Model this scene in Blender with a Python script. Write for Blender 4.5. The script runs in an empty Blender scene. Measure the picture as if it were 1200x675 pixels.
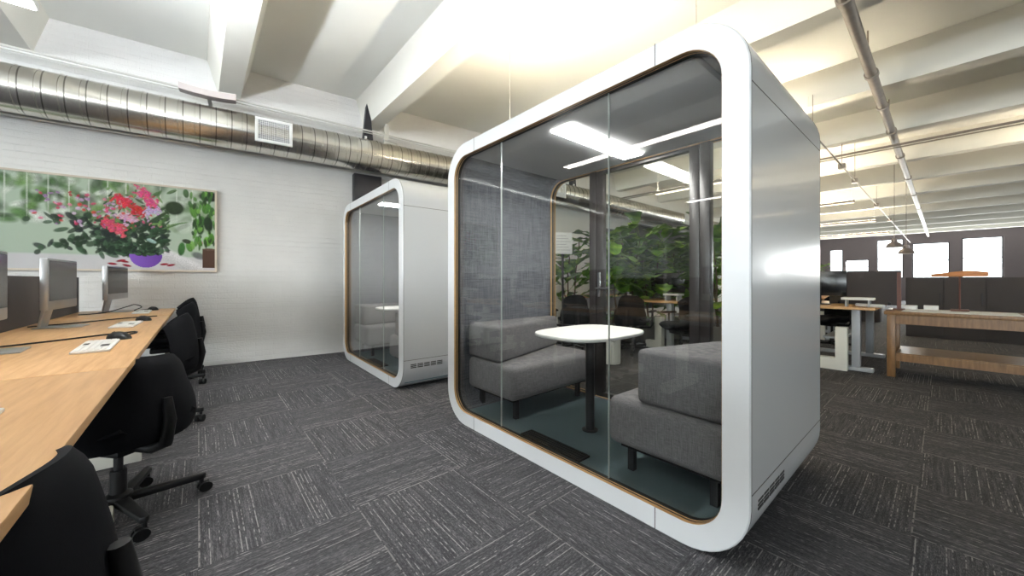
import bpy, bmesh, math, random
import numpy as np
from mathutils import Vector, Matrix
PI = math.pi
random.seed(7)
COL = bpy.context.scene.collection
SC = bpy.context.scene

# ------------------------------------------------------------------ camera constants
YAW, FPX, HY, CH = .706, 431.4, 328.3, 1.129
def atx(px, x):
    s = (px-600)/FPX; c, sn = math.cos(YAW), math.sin(YAW)
    return x*(c-s*sn)/(sn+s*c)

# ------------------------------------------------------------------ materials
def lin(c):
    return tuple(((v/255)/12.92 if v/255 <= .04045 else ((v/255+.055)/1.055)**2.4) for v in c)
class NT:
    def __init__(s, name):
        s.m = bpy.data.materials.new(name); s.m.use_nodes = True
        s.t = s.m.node_tree; s.t.nodes.clear()
        s.out = s.n('ShaderNodeOutputMaterial')
    def n(s, typ, **kw):
        nd = s.t.nodes.new(typ)
        for k, v in kw.items(): setattr(nd, k, v)
        return nd
    def l(s, a, b): s.t.links.new(a, b)
    def math(s, op, a, b=None, clamp=False):
        nd = s.n('ShaderNodeMath', operation=op, use_clamp=clamp)
        for i, v in enumerate((a, b)):
            if v is None: continue
            if isinstance(v, (int, float)): nd.inputs[i].default_value = v
            else: s.l(v, nd.inputs[i])
        return nd.outputs[0]
    def mix(s, f, a, b):
        nd = s.n('ShaderNodeMix', data_type='RGBA')
        for i, v in ((0, f), (6, a), (7, b)):
            if isinstance(v, (int, float)): nd.inputs[i].default_value = v
            elif isinstance(v, tuple): nd.inputs[i].default_value = (*v[:3], 1)
            else: s.l(v, nd.inputs[i])
        return nd.outputs[2]
    def noise(s, vec, scale, detail=2, rough=.5):
        nd = s.n('ShaderNodeTexNoise'); nd.inputs['Scale'].default_value = scale
        nd.inputs['Detail'].default_value = detail; nd.inputs['Roughness'].default_value = rough
        if vec is not None: s.l(vec, nd.inputs['Vector'])
        return nd
    def obj(s): return s.n('ShaderNodeTexCoord').outputs['Object']
    def ramp(s, f, stops):
        nd = s.n('ShaderNodeValToRGB'); cr = nd.color_ramp
        while len(cr.elements) < len(stops): cr.elements.new(.5)
        for e, (p, c) in zip(cr.elements, stops): e.position = p; e.color = (*c[:3], 1)
        s.l(f, nd.inputs[0]); return nd.outputs[0]
    def comb(s, x, y, z):
        nd = s.n('ShaderNodeCombineXYZ')
        for i, v in enumerate((x, y, z)):
            if isinstance(v, (int, float)): nd.inputs[i].default_value = v
            else: s.l(v, nd.inputs[i])
        return nd.outputs[0]
    def sep(s, v):
        nd = s.n('ShaderNodeSeparateXYZ'); s.l(v, nd.inputs[0]); return nd.outputs
    def bump(s, h, strength, dist=.01):
        nd = s.n('ShaderNodeBump'); nd.inputs['Strength'].default_value = strength
        nd.inputs['Distance'].default_value = dist; s.l(h, nd.inputs['Height']); return nd.outputs[0]
    def bsdf(s, col=None, rough=.5, metal=0, normal=None, spec=None, coat=0):
        b = s.n('ShaderNodeBsdfPrincipled')
        if isinstance(col, tuple): b.inputs['Base Color'].default_value = (*col[:3], 1)
        elif col is not None: s.l(col, b.inputs['Base Color'])
        if isinstance(rough, (int, float)): b.inputs['Roughness'].default_value = rough
        else: s.l(rough, b.inputs['Roughness'])
        b.inputs['Metallic'].default_value = metal
        if spec is not None: b.inputs['Specular IOR Level'].default_value = spec
        b.inputs['Coat Weight'].default_value = coat
        if normal is not None: s.l(normal, b.inputs['Normal'])
        s.l(b.outputs[0], s.out.inputs[0]); return b

def plain(name, rgb, rough=.5, metal=0, spec=None, coat=0, var=.06, nscale=6, bump=0, bscale=200):
    t = NT(name); c = lin(rgb); v = t.obj()
    n = t.noise(v, nscale, 3)
    col = t.mix(n.outputs[0], tuple(x*(1-var) for x in c), tuple(min(1, x*(1+var)) for x in c))
    nm = t.bump(t.noise(v, bscale, 2).outputs[0], bump, .002) if bump else None
    t.bsdf(col, rough, metal, nm, spec, coat); return t.m

def emis(name, rgb, strength):
    t = NT(name); e = t.n('ShaderNodeEmission'); e.inputs[0].default_value = (*lin(rgb), 1)
    e.inputs[1].default_value = strength; t.l(e.outputs[0], t.out.inputs[0]); return t.m

def glass(name, tint, base=.04, gloss=1.0):
    t = NT(name)
    lw = t.n('ShaderNodeLayerWeight'); lw.inputs[0].default_value = .5
    f = t.math('POWER', lw.outputs['Facing'], 5.0)
    f = t.math('ADD', t.math('MULTIPLY', f, 1-base), base)
    tr = t.n('ShaderNodeBsdfTransparent'); tr.inputs[0].default_value = (*tint, 1)
    gl = t.n('ShaderNodeBsdfGlossy'); gl.inputs[0].default_value = (gloss, gloss, gloss, 1); gl.inputs['Roughness'].default_value = 0.0
    mx = t.n('ShaderNodeMixShader'); t.l(f, mx.inputs[0]); t.l(tr.outputs[0], mx.inputs[1]); t.l(gl.outputs[0], mx.inputs[2])
    t.l(mx.outputs[0], t.out.inputs[0]); return t.m

M = {}
M['pod_white'] = plain('pod_white', (230, 232, 235), .22, var=.01, spec=.5, coat=.3)
M['seam'] = plain('seam', (70, 62, 58), .6)
M['ply'] = plain('ply_edge', (178, 142, 96), .45, nscale=40, var=.2)
M['gasket'] = plain('gasket', (22, 21, 20), .5)
M['black'] = plain('black_plastic', (13, 13, 15), .5, spec=.3)
M['black_metal'] = plain('black_metal', (26, 26, 28), .4)
M['door_black'] = plain('door_black', (38, 34, 33), .35)
M['chair_fabric'] = plain('chair_fabric', (13, 14, 18), .9, spec=.15, var=.15, nscale=60, bump=.3, bscale=500)
M['white'] = plain('white_laminate', (236, 236, 232), .35, var=.01)
M['leg_white'] = plain('leg_white', (225, 222, 212), .45, var=.02)
M['leg_grey'] = plain('leg_grey', (165, 168, 172), .4, var=.02)
M['chrome'] = plain('chrome', (200, 200, 200), .18, 1)
M['alu'] = plain('aluminium', (175, 176, 178), .35, .8)
M['screen'] = plain('screen_black', (16, 16, 18), .2)
M['divider'] = plain('divider_felt', (70, 66, 66), .9, bump=.3)
M['steel_dark'] = plain('steel_dark', (34, 33, 38), .5)
M['pipe'] = plain('pipe_paint', (150, 140, 130), .45, .3, var=.2, nscale=12)
M['pipe_white'] = plain('conduit_paint', (196, 194, 188), .5, var=.05)
M['bracket'] = plain('bracket_metal', (205, 205, 200), .4, .5)
M['terra'] = plain('pot_grey', (120, 116, 110), .7)
M['leaf'] = None
M['bark'] = plain('bark', (90, 74, 58), .9, var=.3, nscale=40)
M['soil'] = plain('soil', (50, 38, 30), 1)
M['ceil'] = plain('ceiling_paint', (226, 226, 220), .8, var=.025, nscale=2.0, bump=.25, bscale=8)
M['beam'] = plain('beam_paint', (228, 226, 217), .75, var=.04, nscale=3, bump=.35, bscale=9)
M['wall_white'] = plain('wall_plain', (224, 222, 216), .85, var=.02)
M['wall_dark'] = plain('wall_dark', (92, 84, 87), .8)
M['glass'] = glass('pod_glass', (.93, .94, .94), .026)
M['glass_back'] = glass('pod_back_glass', (.955, .965, .96), .022)
M['window_glass'] = glass('window_glass', (.95, .97, .97), .04)
M['light'] = emis('lamp_led', (255, 252, 246), 36)
M['light_room'] = emis('lamp_uplight', (255, 240, 214), 66)
M['light_down'] = emis('lamp_downlight', (255, 232, 200), 2.2)
M['light_down_bright'] = emis('lamp_downlight_bright', (255, 250, 242), 17)
M['light_room_left'] = emis('lamp_uplight_cool', (240, 247, 255), 200)
M['register'] = plain('register_white', (238, 238, 236), .5)
M['register_dark'] = plain('register_mesh', (150, 150, 155), .6)
M['frame_wood'] = plain('frame_wood', (196, 184, 168), .5)
M['paper'] = plain('paper', (232, 232, 230), .7, var=.01)
M['keys'] = plain('keys', (238, 239, 240), .5, var=.01)
M['lampwood'] = plain('lamp_wood', (190, 120, 60), .5, var=.2, nscale=20)
M['redbrown'] = plain('red_brown', (92, 52, 40), .5)

def wood(name, a, b, sx=(1, 14, 14)):
    t = NT(name); s = t.sep(t.obj())
    v = t.comb(t.math('MULTIPLY', s[0], sx[0]), t.math('MULTIPLY', s[1], sx[1]), t.math('MULTIPLY', s[2], sx[2]))
    n = t.noise(v, 3.5, 5, .6)
    col = t.ramp(n.outputs[0], [(.3, lin(a)), (.7, lin(b))])
    t.bsdf(col, .4); return t.m
M['oak'] = wood('oak_top', (184, 140, 96), (208, 168, 122), (14, 1, 14))
M['oak_x'] = wood('oak_top_x', (186, 140, 90), (214, 170, 118), (1, 14, 14))
M['pine'] = wood('pine_bench', (112, 80, 48), (142, 106, 68), (12, 12, 1.5))

def fabric(name, a, b, sc=1.0):
    t = NT(name); s = t.sep(t.obj())
    v1 = t.comb(t.math('MULTIPLY', s[0], 260*sc), t.math('MULTIPLY', s[1], 260*sc), t.math('MULTIPLY', s[2], 14*sc))
    v2 = t.comb(t.math('MULTIPLY', s[0], 16*sc), t.math('MULTIPLY', s[1], 16*sc), t.math('MULTIPLY', s[2], 300*sc))
    n1 = t.noise(v1, 1, 2); n2 = t.noise(v2, 1, 2)
    h = t.math('MULTIPLY', t.math('ADD', n1.outputs[0], n2.outputs[0]), .5)
    col = t.ramp(h, [(.36, lin(a)), (.64, lin(b))])
    t.bsdf(col, .95, 0, t.bump(h, .4, .002), .2); return t.m
M['sofa'] = fabric('sofa_fabric', (98, 97, 99), (132, 130, 131), 1.6)
M['felt'] = fabric('felt_lining', (86, 88, 94), (118, 120, 125), .5)
M['felt_ceiling'] = plain('felt_ceiling', (176, 178, 180), .9, var=.03, bump=.2)
M['pod_carpet'] = plain('pod_carpet', (112, 134, 140), .95, var=.18, nscale=260, bump=.4, bscale=400)

# carpet tiles: 0.6 m squares, pile direction turned a quarter every other tile
def carpet():
    t = NT('carpet_tiles'); s = t.sep(t.obj()); T = .6
    px, py = s[0], t.math('SUBTRACT', s[1], .09)
    i = t.math('FLOOR', t.math('DIVIDE', px, T)); j = t.math('FLOOR', t.math('DIVIDE', py, T))
    par = t.math('ABSOLUTE', t.math('MODULO', t.math('ADD', i, j), 2.0))   # 1 -> lines along Y
    fx = t.math('SUBTRACT', px, t.math('MULTIPLY', i, T)); fy = t.math('SUBTRACT', py, t.math('MULTIPLY', j, T))
    inv = t.math('SUBTRACT', 1.0, par)
    u = t.math('ADD', t.math('MULTIPLY', par, fx), t.math('MULTIPLY', inv, fy))
    v = t.math('ADD', t.math('MULTIPLY', par, fy), t.math('MULTIPLY', inv, fx))
    seed = t.math('ADD', t.math('MULTIPLY', i, 7.31), t.math('MULTIPLY', j, 3.77))
    fine = t.noise(t.comb(t.math('MULTIPLY', u, 330), t.math('MULTIPLY', v, 60), seed), 1, 2, .65)
    mid = t.noise(t.comb(t.math('MULTIPLY', u, 110), t.math('MULTIPLY', v, 5), t.math('ADD', seed, 17)), 1, 1.5, .5)
    SP = .0172
    uj = t.math('ADD', t.math('DIVIDE', u, SP), t.math('MULTIPLY', t.noise(t.comb(t.math('MULTIPLY', v, 1.5), seed, t.math('MULTIPLY', u, 9)), 1, 1).outputs[0], .5))
    k = t.math('FLOOR', uj); w = t.math('ABSOLUTE', t.math('SUBTRACT', t.math('SUBTRACT', uj, k), .5))
    wn_ = t.n('ShaderNodeTexWhiteNoise', noise_dimensions='2D'); t.l(t.comb(k, seed, 0), wn_.inputs[0])
    line = t.math('LESS_THAN', w, .12)
    dash = t.noise(t.comb(t.math('MULTIPLY', k, 3.17), t.math('MULTIPLY', v, 24), t.math('ADD', seed, 40)), 1, 2, .6)
    thr = t.math('SUBTRACT', .69, t.math('MULTIPLY', t.math('POWER', wn_.outputs[0], 1.6), .31))
    dm = t.math('MULTIPLY', t.math('SUBTRACT', dash.outputs[0], thr), 9.0, True)
    dm = t.math('MULTIPLY', dm, line)
    f2 = t.math('ADD', t.math('MULTIPLY', fine.outputs[0], .62), t.math('MULTIPLY', mid.outputs[0], .38))
    base = t.ramp(f2, [(.34, lin((38, 38, 42))), (.5, lin((62, 62, 66))), (.66, lin((106, 104, 106)))])
    col = t.mix(t.math('MULTIPLY', dm, .72), base, lin((160, 157, 156)))
    seam = t.math('MULTIPLY', t.math('LESS_THAN', u, .006), t.math('GREATER_THAN', dash.outputs[0], .44))
    col = t.mix(t.math('MULTIPLY', seam, .5), col, lin((158, 154, 152)))
    mott = t.noise(t.obj(), 1.2, 2)
    col = t.mix(t.math('MULTIPLY', mott.outputs[0], .22), col, lin((76, 70, 69)))
    t.bsdf(col, .92, 0, t.bump(fine.outputs[0], .5, .004), .25); return t.m
M['carpet'] = carpet()

def brick():
    t = NT('painted_brick'); s = t.sep(t.obj())
    wob = t.noise(t.obj(), 5, 3)
    z = t.math('ADD', s[2], t.math('MULTIPLY', wob.outputs[0], .012))
    v = t.comb(s[0], z, 0)
    b = t.n('ShaderNodeTexBrick'); t.l(v, b.inputs['Vector'])
    b.inputs['Scale'].default_value = 1; b.inputs['Brick Width'].default_value = .21; b.inputs['Row Height'].default_value = .068
    b.inputs['Mortar Size'].default_value = .005; b.inputs['Mortar Smooth'].default_value = .6
    n = t.noise(t.obj(), 3, 4); n2 = t.noise(t.obj(), 45, 3)
    rw = t.math('DIVIDE', z, .074); rw = t.math('ABSOLUTE', t.math('SUBTRACT', t.math('SUBTRACT', rw, t.math('FLOOR', rw)), .5))
    jo = t.math('MULTIPLY', t.math('SUBTRACT', rw, .44), 16, True)
    jo = t.math('MULTIPLY', jo, t.math('MULTIPLY', t.noise(t.comb(t.math('MULTIPLY', s[0], .9), t.math('MULTIPLY', s[2], 7), 3), 1, 3).outputs[0], 1.3))
    hs = t.math('SUBTRACT', t.math('MULTIPLY', n2.outputs[0], .35), t.math('ADD', t.math('MULTIPLY', b.outputs['Fac'], .10), t.math('MULTIPLY', jo, .5)))
    st = t.comb(t.math('MULTIPLY', s[0], 1.2), t.math('MULTIPLY', s[2], 22), 0)
    crack = t.noise(st, 1, 4, .65)
    cm = t.math('MULTIPLY', t.math('SUBTRACT', crack.outputs[0], .66), 6, True)
    col = t.mix(n.outputs[0], lin((215, 213, 211)), lin((229, 228, 226)))
    col = t.mix(t.math('MULTIPLY', cm, .4), col, lin((160, 158, 156)))
    t.bsdf(col, .75, 0, t.bump(hs, .9, .012), .3); return t.m
M['brick'] = brick()

def duct_metal():
    t = NT('galvanised_duct'); v = t.obj(); q = t.sep(v)
    n = t.noise(v, 1.3, 3)
    al = t.math('DIVIDE', t.math('ADD', q[0], .022+10.9*.9959), .9959*.152)      # distance along the duct, in spiral turns
    fr = t.math('SUBTRACT', al, t.math('FLOOR', al))
    mk = t.math('GREATER_THAN', fr, .925)
    col = t.mix(n.outputs[0], lin((200, 196, 186)), lin((228, 226, 220)))
    col = t.mix(t.math('MULTIPLY', mk, .75), col, lin((96, 92, 88)))
    t.bsdf(col, .24, 1.0); return t.m
M['duct'] = duct_metal()

def leafmat():
    t = NT('fig_leaf'); n = t.noise(t.obj(), 5, 2)
    col = t.ramp(n.outputs[0], [(.3, lin((44, 76, 20))), (.52, lin((92, 140, 42))), (.72, lin((170, 200, 84)))])
    t.bsdf(col, .4, 0, None, .4); return t.m
M['leaf'] = leafmat()

# ------------------------------------------------------------------ mesh builder
class MB:
    def __init__(s): s.v = []; s.f = []
    def add(s, vs, fs, mat=None):
        o = len(s.v)
        if mat is not None: vs = [tuple(mat @ Vector(p)) for p in vs]
        s.v += [tuple(p) for p in vs]; s.f += [tuple(o+i for i in f) for f in fs]; return s
    def box(s, x0, x1, y0, y1, z0, z1, bev=0, seg=2, mat=None):
        if bev <= 0:
            vs = [(x, y, z) for x in (x0, x1) for y in (y0, y1) for z in (z0, z1)]
            fs = [(0, 1, 3, 2), (4, 6, 7, 5), (0, 4, 5, 1), (2, 3, 7, 6), (0, 2, 6, 4), (1, 5, 7, 3)]
            return s.add(vs, fs, mat)
        bm = bmesh.new(); bmesh.ops.create_cube(bm, size=1)
        for v in bm.verts: v.co = Vector(((x0+x1)/2+v.co.x*(x1-x0), (y0+y1)/2+v.co.y*(y1-y0), (z0+z1)/2+v.co.z*(z1-z0)))
        bmesh.ops.bevel(bm, geom=bm.edges[:], offset=bev, segments=seg, profile=.5, affect='EDGES')
        return s.bm(bm, mat)
    def bm(s, bm, mat=None):
        bm.verts.index_update()
        s.add([v.co[:] for v in bm.verts], [[v.index for v in f.verts] for f in bm.faces], mat); bm.free(); return s
    def prism(s, poly, z0, z1, bev=0, seg=3, mat=None, axis='z', hbev=False):
        bm = bmesh.new()
        def P(p, h): return {'z': (p[0], p[1], h), 'x': (h, p[0], p[1]), 'y': (p[0], h, p[1])}[axis]
        a = [bm.verts.new(P(p, z0)) for p in poly]; b = [bm.verts.new(P(p, z1)) for p in poly]
        n = len(poly)
        bm.faces.new(a[::-1]); bm.faces.new(b)
        for i in range(n): bm.faces.new((a[i], a[(i+1) % n], b[(i+1) % n], b[i]))
        bmesh.ops.recalc_face_normals(bm, faces=bm.faces[:])
        if bev:
            ed = bm.edges[:]
            if hbev: ed = [e for e in ed if (e.verts[0] in a) == (e.verts[1] in a)]
            bmesh.ops.bevel(bm, geom=ed, offset=bev, segments=seg, profile=.5, affect='EDGES')
        return s.bm(bm, mat)
    def tube(s, pts, r, seg=10, cap=True, mat=None):
        pts = [Vector(p) for p in pts]; n = len(pts); rs = r if isinstance(r, (list, tuple)) else [r]*n
        vs, fs = [], []; up = None
        for i, p in enumerate(pts):
            d = (pts[min(i+1, n-1)]-pts[max(i-1, 0)]).normalized()
            if up is None: up = Vector((0, 0, 1)) if abs(d.z) < .9 else Vector((1, 0, 0))
            a = d.cross(up).normalized(); b = a.cross(d).normalized(); up = b
            for k in range(seg):
                t = 2*PI*k/seg; vs.append(p+a*(math.cos(t)*rs[i])+b*(math.sin(t)*rs[i]))
        for i in range(n-1):
            for k in range(seg):
                k2 = (k+1) % seg; fs.append((i*seg+k, i*seg+k2, (i+1)*seg+k2, (i+1)*seg+k))
        if cap: fs.append(tuple(range(seg))[::-1]); fs.append(tuple((n-1)*seg+k for k in range(seg)))
        return s.add(vs, fs, mat)
    def lathe(s, prof, seg=24, mat=None, rib=0):
        vs, fs = [], []
        for (r, z) in prof:
            for k in range(seg):
                t = 2*PI*k/seg; rr = r*(1+(rib if k % 2 else 0)); vs.append((rr*math.cos(t), rr*math.sin(t), z))
        for i in range(len(prof)-1):
            for k in range(seg):
                k2 = (k+1) % seg; fs.append((i*seg+k, i*seg+k2, (i+1)*seg+k2, (i+1)*seg+k))
        fs.append(tuple(range(seg))[::-1]); fs.append(tuple((len(prof)-1)*seg+k for k in range(seg)))
        return s.add(vs, fs, mat)
    def build(s, name, mat, parent=None, smooth=40):
        me = bpy.data.meshes.new(name); me.from_pydata(s.v, [], s.f); me.validate()
        bm = bmesh.new(); bm.from_mesh(me); bmesh.ops.recalc_face_normals(bm, faces=bm.faces[:]); bm.to_mesh(me); bm.free()
        o = bpy.data.objects.new(name, me); COL.objects.link(o)
        me.materials.append(mat)
        if smooth:
            me.shade_smooth(); me.set_sharp_from_angle(angle=math.radians(smooth))
        if parent is not None: o.parent = parent
        return o

def tag(o, label=None, cat=None, group=None, kind=None):
    if label: o['label'] = label
    if cat: o['category'] = cat
    if group: o['group'] = group
    if kind: o['kind'] = kind
    return o
def empty(name, loc=(0, 0, 0), rz=0, label=None, cat=None, group=None):
    o = bpy.data.objects.new(name, None); COL.objects.link(o); o.location = loc; o.rotation_euler = (0, 0, rz)
    o.empty_display_size = .1
    return tag(o, label, cat, group)
def copy_tree(o, parent=None, loc=None, rz=None, label=None, group=None):
    c = o.copy(); COL.objects.link(c)
    if parent is not None: c.parent = parent
    for ch in list(o.children): copy_tree(ch, c)
    if loc is not None: c.location = loc
    if rz is not None: c.rotation_euler = (0, 0, rz)
    if label: c['label'] = label
    if group: c['group'] = group
    return c
def struct(name, mb, mat, smooth=0, loc=None, rz=None):
    o = mb.build(name, mat, None, smooth); o['kind'] = 'structure'
    if loc: o.location = loc
    if rz: o.rotation_euler = (0, 0, rz)
    return o
def relocate(o, loc):
    """move the mesh so its origin sits at loc (world)"""
    o.data.transform(Matrix.Translation(-Vector(loc))); o.location = loc; return o

# ------------------------------------------------------------------ room
CEIL = 4.02
XA, XB, YB = -11.0, 30.0, -11.0
A0, A1 = Vector((-.022, 6.294)), Vector((1.706, 6.138))        # two points on the picture wall
wdir = (A1-A0).normalized(); wn = Vector((wdir.y, -wdir.x))      # wn points into the room
WR = math.atan2(wdir.y, wdir.x)
def W(t, off=0, z=0):
    p = A0+wdir*t+wn*off; return (p.x, p.y, z)
T_END = 4.6
E1 = A0+wdir*T_END
yb2 = E1.y
m = MB(); m.box(XA-.2, XB+.2, YB-.2, 7.4, -.1, 0); struct('floor', m, M['carpet'])
m = MB(); m.box(XA-.2, XB+.2, YB-.2, 7.4, CEIL, CEIL+.2); struct('ceiling', m, M['ceil'])
m = MB(); m.box(-11.3, T_END, 0, .25, 0, CEIL); struct('wall_back', m, M['brick'], loc=(A0.x, A0.y, 0), rz=WR)
m = MB(); m.box(E1.x-.02, XB, yb2, yb2+.25, 0, CEIL); struct('wall_back_far', m, M['wall_white'])
def wall_with_windows(name, axis, c0, c1, a0, a1, wins, mat, zt=CEIL):
    """wins: (a_lo, a_hi, z_lo, z_hi); axis 'x' = plane of constant x"""
    m = MB(); cuts = sorted(set([a0, a1]+[w[0] for w in wins]+[w[1] for w in wins]))
    for p, q in zip(cuts, cuts[1:]):
        mid = (p+q)/2; ws = sorted([(w[2], w[3]) for w in wins if w[0] < mid < w[1]]); z = 0
        for lo, hi in ws+[(zt, zt)]:
            if lo > z+1e-4:
                m.box(c0, c1, p, q, z, lo) if axis == 'x' else m.box(p, q, c0, c1, z, lo)
            z = hi
    return struct(name, m, mat)
wn_id = [0]
def window(axis, cc, a0, a1, z0, z1, nx, nz, mat):
    wn_id[0] += 1; m = MB(); t = .05; d = .04
    def bx(p, q, r, s_): m.box(cc-d, cc+d, p, q, r, s_) if axis == 'x' else m.box(p, q, cc-d, cc+d, r, s_)
    bx(a0, a0+t, z0, z1); bx(a1-t, a1, z0, z1); bx(a0+t, a1-t, z0, z0+t); bx(a0+t, a1-t, z1-t, z1)
    for k in range(1, nx): x = a0+(a1-a0)*k/nx; bx(x-.018, x+.018, z0+t, z1-t)
    for k in range(1, nz):
        z = z0+(z1-z0)*k/nz
        bx(a0+t, a1-t, z-.018, z+.018)
    o = struct('window_%d' % wn_id[0], m, mat)
    g = MB()
    g.box(cc-.004, cc+.004, a0+t, a1-t, z0+t, z1-t) if axis == 'x' else g.box(a0+t, a1-t, cc-.004, cc+.004, z0+t, z1-t)
    g.build('window_pane', M['window_glass'], o, 0)
    return o
far = [(1.46, 2.53, 1.24, 3.45), (2.85, 3.9, 1.5, 2.35), (-.2, 1.14, 1.24, 3.15), (-1.9, -.6, 1.24, 3.3), (4.0, 4.62, 1.6, 3.0), (-4.2, -2.6, 1.24, 3.3)]
wall_with_windows('wall_far', 'x', XB, XB+.3, YB, 7.2, far, M['wall_dark'])
for w in far: window('x', XB+.12, *w, 1, 2, M['steel_dark'])
near = [(-9.5, -6.7, .9, 3.4), (-6.0, -3.2, .9, 3.4), (-2.5, .3, .9, 3.4), (.8, 3.2, .9, 3.4)]
wall_with_windows('wall_near', 'x', XA-.25, XA, YB, 7.2, near, M['wall_white'])
for w in near: window('x', XA-.1, *w, 4, 3, M['steel_dark'])
side = [(-9.5, -6, .9, 3.4), (13, 16.5, .9, 3.4), (20, 23.5, .9, 3.4)]
wall_with_windows('wall_side', 'y', YB-.25, YB, XA, XB, side, M['wall_white'])
for w in side: window('y', YB-.1, *w, 4, 3, M['steel_dark'])
# ceiling beams, spaced along the room
beam_x = [-10.2, -8.4, -6.6, -4.9, -3.2, -1.48, .32, 2.16, 4.5, 6.75, 8.9, 11.2, 13.4, 15.6, 17.8, 20.0, 22.2, 24.4, 26.6, 28.8]
for k, bx_ in enumerate(beam_x):
    yb = A0.y+(bx_-A0.x)*wdir.y/wdir.x if bx_ < E1.x else yb2
    m = MB(); m.prism([(bx_-.23, CEIL), (bx_-.13, 3.66), (bx_-.115, 3.6), (bx_+.115, 3.6), (bx_+.13, 3.66), (bx_+.23, CEIL)], YB, yb+.04, axis='y')
    struct('trim_%d' % (k+1), m, M['beam'], 0)
# columns against the picture wall and out on the floor
m = MB(); m.box(1.9, 2.32, -.14, 0, 0, 2.81, .006)
o = m.build('steel_column', M['steel_dark']); o.location = (A0.x, A0.y, 0); o.rotation_euler = (0, 0, WR)
tag(o, 'dark steel column on the white wall between duct and smaller white booth', 'column')

# ------------------------------------------------------------------ duct, conduit, brackets on the picture wall
DZ, DOFF, DR = 3.06, .33, .235
def duct_mesh():
    m = MB(); seg = 44; vs = []; fs = []
    t = -10.9; prof = []
    while t < 20.0:
        prof += [(t, DR), (t+.140, DR), (t+.142, DR+.006), (t+.150, DR+.006)]; t += .152
    for (t, r) in prof:
        p = A0+wdir*t if t < T_END else E1+Vector((1, 0))*(t-T_END)
        n = wn if t < T_END else Vector((0, -1))
        for k in range(seg):
            a = 2*PI*k/seg; q = p+n*(DOFF+r*math.cos(a)); vs.append((q.x, q.y, DZ+r*math.sin(a)))
    for i in range(len(prof)-1):
        for k in range(seg):
            k2 = (k+1) % seg; fs.append((i*seg+k, i*seg+k2, (i+1)*seg+k2, (i+1)*seg+k))
    m.add(vs, fs); return m
duct = duct_mesh().build('air_duct', M['duct'], None, 20)
tag(duct, 'round silver spiral air duct running along the top of the white brick wall', 'duct')
def WF(t, off, z):
    return (E1.x+(t-T_END), E1.y-off, z) if t > T_END else W(t, off, z)
def register(t, label):
    r = empty('air_register', WF(t, DOFF+DR-.02, DZ-.0), WR if t < T_END else 0, label, 'vent', 'air registers on the duct')
    m = MB(); w, h = .205, .155
    m.box(-w, w, -.03, .0, h-.035, h, .004); m.box(-w, w, -.03, .0, -h, -h+.035, .004)
    m.box(-w, -w+.035, -.03, 0, -h+.035, h-.035, .004); m.box(w-.035, w, -.03, 0, -h+.035, h-.035, .004)
    m.build('register_frame', M['register'], r)
    m = MB(); m.box(-w+.035, w-.035, -.012, -.006, -h+.035, h-.035)
    m.build('backing_plate', M['register_dark'], r)
    m = MB()
    for k in range(1, 16): x = -w+.035+(2*w-.07)*k/16; m.box(x-.002, x+.002, -.02, -.012, -h+.035, h-.035)
    for k in range(1, 12): z = -h+.035+(2*h-.07)*k/12; m.box(-w+.035, w-.035, -.022, -.02, z-.002, z+.002)
    m.build('grille', M['register'], r, 0)
    return r
register(.83, 'white square air register on the silver duct, right of the flower picture')
register(-3.95, 'white square air register on the duct, beyond the left end of flower picture')
register(5.899, 'white air register on the far duct, seen through the booth beside the notice board')
register(11.992, 'white air register on the far duct, seen through the booth by the right door post')
# thin conduit above the duct
m = MB(); m.tube([W(t, .36, 3.45-.01*t) for t in (-10.9, -4, 0, 2, 4.5)], .014, 8); m.tube([W(t, .36, 3.415-.01*t) for t in (-10.9, -4, 0, 2, 4.5)], .007, 6)
tag(m.build('conduit_pipe', M['pipe_white']), 'thin white conduit running above the silver duct', 'pipe')
m = MB(); m.tube([W(-8, .1, 2.86), W(.05, .1, 2.86)], .018, 8); m.box(0, 0, 0, 0, 0, 0) if False else None
tag(m.build('wall_rail', M['bracket']), 'thin grey rail on the wall just under the silver duct', 'rail')
# curved white wall uplight clipped on the conduit
u = empty('wall_uplight', W(.16, .445, 3.40), WR, 'curved white uplight bar on the conduit below the first ceiling beam', 'lamp')
m = MB(); n = 12; vs = []; fs = []
for i in range(n+1):
    x = -.27+.54*i/n; dz = .02*(1-(x/.27)**2)*-1
    for (y, z) in ((-.07, .05), (.07, .05), (.06, -.02), (-.06, -.02)): vs.append((x, y, z+dz))
for i in range(n):
    for k in range(4): fs.append((i*4+k, i*4+(k+1) % 4, i*4+4+(k+1) % 4, i*4+4+k))
fs += [(0, 1, 2, 3), (n*4, n*4+1, n*4+2, n*4+3)]
m.add(vs, fs); m.build('housing', plain('uplight_housing', (196, 186, 184), .5), u)
m = MB(); m.add([(v[0]*.96, v[1]*.8, v[2]+.004) for v in vs], fs); 
m2 = MB()
for i in range(n):
    x0, x1 = -.27+.54*i/n, -.27+.54*(i+1)/n
    f = lambda x: .05-.02*(1-(x/.27)**2)+.003
    m2.add([(x0, -.066, f(x0)), (x0, .066, f(x0)), (x1, .066, f(x1)), (x1, -.066, f(x1)), (x0, -.066, f(x0)+.004), (x0, .066, f(x0)+.004), (x1, .066, f(x1)+.004), (x1, -.066, f(x1)+.004)],
           [(0, 1, 2, 3), (4, 5, 6, 7), (0, 1, 5, 4), (1, 2, 6, 5), (2, 3, 7, 6), (3, 0, 4, 7)])
m2.build('top_cover', M['white'], u)
m = MB(); m.box(-.02, .02, .05, .44, -.03, .0); m.build('wall_arm', M['bracket'], u)
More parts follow.
